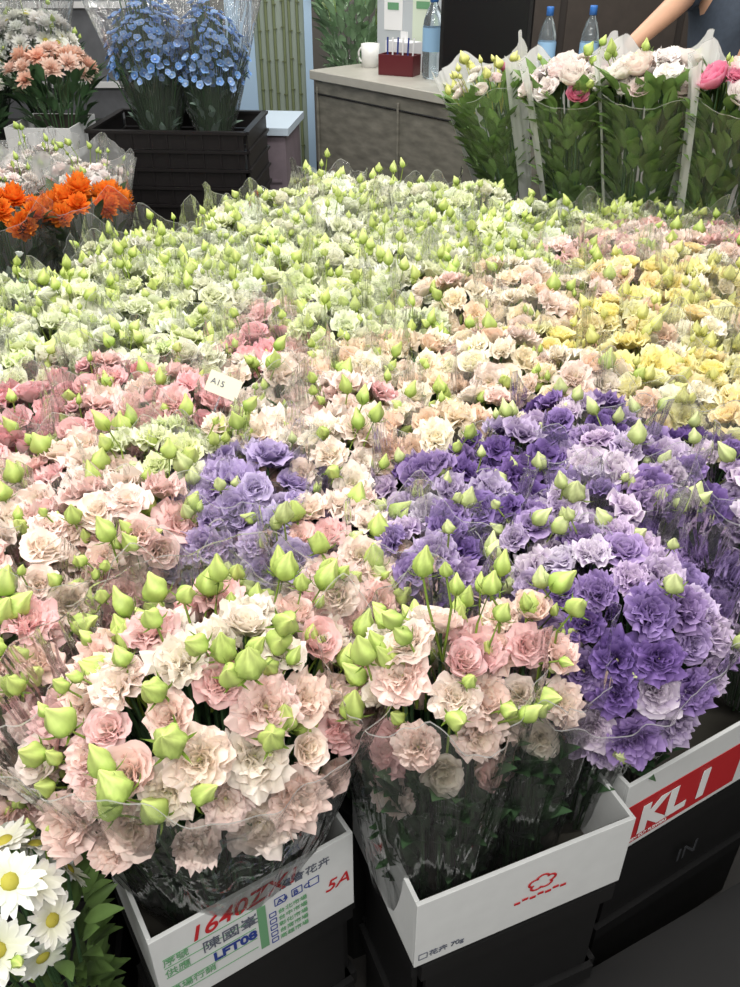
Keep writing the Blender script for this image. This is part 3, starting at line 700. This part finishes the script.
# ---------------------------------------------------------------- person
def skin(name, V, E, Rr, mat, parent, sub=2, root=0):
    me = bpy.data.meshes.new(name); me.from_pydata([tuple(v) for v in V], E, []); me.update()
    me.materials.append(mat)
    o = obj(name, me, parent=parent)
    o.modifiers.new('skin', 'SKIN').use_smooth_shade = True
    for i, r in enumerate(Rr):
        sv = me.skin_vertices[0].data[i]
        sv.radius = (r, r) if not isinstance(r, tuple) else r
        sv.use_root = (i == root); sv.use_loose = False
    s = o.modifiers.new('sub', 'SUBSURF'); s.levels = sub; s.render_levels = sub
    return o
M_skin = plain('skin', (205, 160, 132), .5, noise=.04)
M_shirt = plain('navy_shirt', (58, 68, 82), .8, noise=.12, nscale=60)
M_pants = plain('dark_trousers', (34, 36, 42), .8)
M_hair = plain('black_hair', (24, 20, 20), .5, bump=.3, nscale=120)
person = bpy.data.objects.new('person', None); scene.collection.objects.link(person)
sx = np.array([dirv[0], dirv[1], 0]); fw = -np.array([nrm[0], nrm[1], 0])
Pc = np.array([1.38, 3.68, 0])
def W(a, f, z): return Pc + sx * a + fw * f + np.array([0, 0, z])
shR = W(-.19, 0, 1.39); elR = np.array([1.07, 3.46, 1.335]); wrR = np.array([.89, 3.33, 1.215])
shL = W(.19, 0, 1.40); elL = W(.25, .02, 1.12); wrL = W(.2, .22, 1.07)
V = [W(0, 0, .95), W(0, 0, 1.12), W(0, 0, 1.33), W(0, .01, 1.47), W(0, .03, 1.56), shR, elR, wrR, shL, elL, wrL,
     W(-.10, 0, .86), W(-.11, .01, .48), W(-.11, -.02, .09), W(-.11, .12, .04), W(.10, 0, .86), W(.11, .01, .48), W(.11, -.02, .09), W(.11, .12, .04)]
E = [(0, 1), (1, 2), (2, 3), (3, 4), (2, 5), (5, 6), (6, 7), (2, 8), (8, 9), (9, 10), (0, 11), (11, 12), (12, 13), (13, 14), (0, 15), (15, 16), (16, 17), (17, 18)]
Rr = [.13, .12, .13, .055, .052, .055, .042, .027, .055, .042, .027, .085, .055, .038, .032, .085, .055, .038, .032]
skin('body', V, E, Rr, M_skin, person)
mr = .62
V2 = [W(0, 0, .93), W(0, 0, 1.12), W(0, 0, 1.33), W(0, .0, 1.44), shR, shR + (elR - shR) * mr, shL, shL + (elL - shL) * mr]
skin('shirt', V2, [(0, 1), (1, 2), (2, 3), (2, 4), (4, 5), (2, 6), (6, 7)], [.155, .145, .155, .075, .075, .066, .075, .066], M_shirt, person)
V3 = [W(0, 0, .95), W(-.10, 0, .84), W(-.11, .01, .48), W(-.11, -.02, .1), W(.10, 0, .84), W(.11, .01, .48), W(.11, -.02, .1)]
skin('trousers', V3, [(0, 1), (1, 2), (2, 3), (0, 4), (4, 5), (5, 6)], [.14, .10, .072, .06, .10, .072, .06], M_pants, person)
def head():
    mb = MB(); seg, nr = 28, 20; Vh = []; F = np.stack([sx, fw, np.array([0, 0, 1.0])])
    for j in range(nr):
        ph = math.pi * (j + .02) / (nr - .96)
        for i in range(seg):
            t = 2 * math.pi * i / seg
            x = .075 * math.sin(ph) * math.cos(t); y = .095 * math.sin(ph) * math.sin(t); z = -.115 * math.cos(ph)
            if z < -.02: k = 1 + (z + .02) * 3.2; x *= max(k, .5); y = y * max(1 + (z + .02) * 1.2, .5) + .01
            if y > .06:
                y += .022 * math.exp(-(x / .014) ** 2 - ((z + .02) / .022) ** 2)
                y += .006 * math.exp(-(x / .025) ** 2 - ((z + .058) / .01) ** 2)
                y -= .008 * (math.exp(-((abs(x) - .032) / .014) ** 2 - ((z - .008) / .01) ** 2))
            Vh.append([x, y, z])
    c0 = W(0, .045, 1.645)
    mb.add(np.array(Vh) @ F + c0, gridq(seg, nr, True), (1, 1, 1), 0)
    for s_ in (-1, 1):
        for (rad, off, mt) in ((.011, .082, 2), (.006, .0885, 1)):
            Q = []
            for j in range(8):
                ph = math.pi * (j + .02) / 7.04
                for i in range(12):
                    t = 2 * math.pi * i / 12; Q.append([s_ * .032 + rad * math.sin(ph) * math.cos(t), off + rad * math.sin(ph) * math.sin(t) * .7, .008 - rad * math.cos(ph)])
            mb.add(np.array(Q) @ F + c0, gridq(12, 8, True), (1, 1, 1), mt)
        Q = []
        for j in range(8):
            ph = math.pi * (j + .02) / 7.04
            for i in range(12):
                t = 2 * math.pi * i / 12; Q.append([s_ * .077 + .008 * math.sin(ph) * math.cos(t), -.005 + .018 * math.sin(ph) * math.sin(t), -.005 - .03 * math.cos(ph)])
        mb.add(np.array(Q) @ F + c0, gridq(12, 8, True), (1, 1, 1), 0)
    Q = []
    for j in range(14):
        ph = math.pi * .68 * (j + .02) / 13
        for i in range(seg):
            t = 2 * math.pi * i / seg
            lim = ph if math.sin(t) < .2 else min(ph, 1.05)
            Q.append([.084 * math.sin(lim) * math.cos(t), -.006 + .102 * math.sin(lim) * math.sin(t), .006 + .122 * math.cos(lim)])
    mb.add(np.array(Q) @ F + c0, gridq(seg, 14, True), (1, 1, 1), 1)
    mb.add(np.array([[-.022, .094, -.056], [.022, .094, -.056], [.018, .096, -.064], [-.018, .096, -.064]]) @ F + c0, [(0, 1, 2, 3)], (1, 1, 1), 3)
    obj('head', mb.mesh('head', [M_skin, M_hair, M_wht, plain('lips', (170, 95, 90), .5)]), parent=person)
head()
def hand(nm, w, el, down):
    d = (w - el); d /= np.linalg.norm(d); d = d + np.array([0, 0, down]); d /= np.linalg.norm(d)
    side = np.cross(d, [0, 0, 1]); side /= np.linalg.norm(side); nn = np.cross(side, d)
    skin(nm + '_palm', [w - d * .01, w + d * .03, w + d * .075, w + d * .08 + side * .022, w + d * .08 - side * .022], [(0, 1), (1, 2), (1, 3), (1, 4)], [.024, .026, .017, .015, .015], M_skin, person)
    for k, (o_, L) in enumerate(((.032, .068), (.011, .078), (-.011, .072), (-.031, .056))):
        b = w + d * .07 + side * o_
        p1 = b + d * L * .45; p2 = p1 + (d * .85 - nn * .5) * L * .32; p3 = p2 + (d * .6 - nn * .8) * L * .28
        skin(nm + '_finger_%d' % k, [b - d * .015, b + d * .012, p1, p2, p3], [(0, 1), (1, 2), (2, 3), (3, 4)], [.0095, .0095, .009, .008, .0068], M_skin, person)
    b = w + d * .022 + side * .018
    skin(nm + '_thumb', [b, b + side * .028 + d * .018, b + side * .038 + d * .045, b + side * .036 + d * .068], [(0, 1), (1, 2), (2, 3)], [.013, .012, .0105, .008], M_skin, person)
hand('right_hand', wrR, elR, -.2); hand('left_hand', wrL, elL, -.1)
mb = MB()
for s_ in (-1, 1):
    q = W(s_ * .11, .05, .035); box(mb, q, (.09, .26, .07), rz=math.atan2(fw[1], fw[0]) - math.pi / 2)
so = obj('shoes', mb.mesh('shoes', [M_black]), parent=person); so.modifiers.new('b', 'BEVEL').width = .02

# ---------------------------------------------------------------- room
def wall(name, p0, p1, h, mat, th=.1):
    p0 = np.array(p0, float); p1 = np.array(p1, float); L = np.linalg.norm(p1 - p0); cc = (p0 + p1) / 2
    mb = MB(); box(mb, (0, 0, h / 2), (L, th, h)); return obj(name, mb.mesh(name, [mat]), (cc[0], cc[1], 0), (0, 0, math.atan2(p1[1] - p0[1], p1[0] - p0[0])))
M_wall = plain('wall_paint', (120, 116, 110), .8, noise=.06, nscale=4)
wall('wall_back', (-4, 6.6), (4, 6.6), 2.8, M_wall)
wall('wall_left', (-4, -2), (-4, 6.6), 2.8, M_wall)
wall('wall_right', (4, -2), (4, 6.6), 2.8, M_wall)
mb = MB(); box(mb, (0, 2.3, -.05), (8.2, 8.8, .1)); obj('floor', mb.mesh('floor', [plain('floor_concrete', (66, 64, 62), .5, noise=.2, nscale=6)]))
mb = MB(); box(mb, (0, 0, .09), (7.8, .02, .12)); obj('baseboard_back', mb.mesh('baseboard_back', [plain('skirting', (60, 58, 56), .5)]), (0, 6.535, -.03))
mb = MB(); box(mb, (0, 0, .9), (2.6, .5, 1.8)); 
for k in range(4): box(mb, (-.97 + k * .65, -.256, .9), (.61, .012, 1.7), 1)
obj('back_cupboard', mb.mesh('back_cupboard', [plain('cupboard', (58, 52, 48), .6), plain('cupboard_door', (74, 66, 60), .55, noise=.1)]), (1.7, 5.6, 0))
mb = MB(); box(mb, (0, 0, .75), (1.6, .4, 1.5)); 
for k in range(3): box(mb, (0, -.21, .4 + k * .4), (1.55, .03, .03), 1)
obj('back_shelf', mb.mesh('back_shelf', [plain('shelf_grey', (110, 112, 116), .6, noise=.1), M_wht]), (-1.9, 5.6, 0))

def area(name, loc, sx_, sy_, P, col=(1, .97, .92), rot=(0, 0, 0)):
    l = bpy.data.lights.new(name, 'AREA'); l.shape = 'RECTANGLE'; l.size = sx_; l.size_y = sy_; l.energy = P; l.color = col
    o = bpy.data.objects.new(name, l); scene.collection.objects.link(o); o.location = loc; o.rotation_euler = rot; return o
area('ceiling_light', (-.3, 1.0, 2.75), 2.4, .3, 46, (1, .97, .92))
area('ceiling_light', (.2, 2.6, 2.75), 2.8, .3, 47, (1, .97, .92))
area('ceiling_light', (0, 4.6, 2.75), 3.0, .6, 36, (1, .975, .94))
area('ceiling_light', (-.2, -.6, 2.7), 2.4, .3, 54, (1, .97, .92))
w = bpy.data.worlds.new('world'); scene.world = w; w.use_nodes = True
w.node_tree.nodes['Background'].inputs[0].default_value = (1.0, .985, .955, 1); w.node_tree.nodes['Background'].inputs[1].default_value = .52

cam = bpy.data.cameras.new('camera'); co = bpy.data.objects.new('camera', cam); scene.collection.objects.link(co)
cam.sensor_fit = 'VERTICAL'; cam.sensor_height = 24; cam.lens = 24 * 855 / 987; cam.clip_start = .02
co.location = (0, 0, 1.6); co.rotation_euler = (math.radians(56), 0, 0)
scene.camera = co
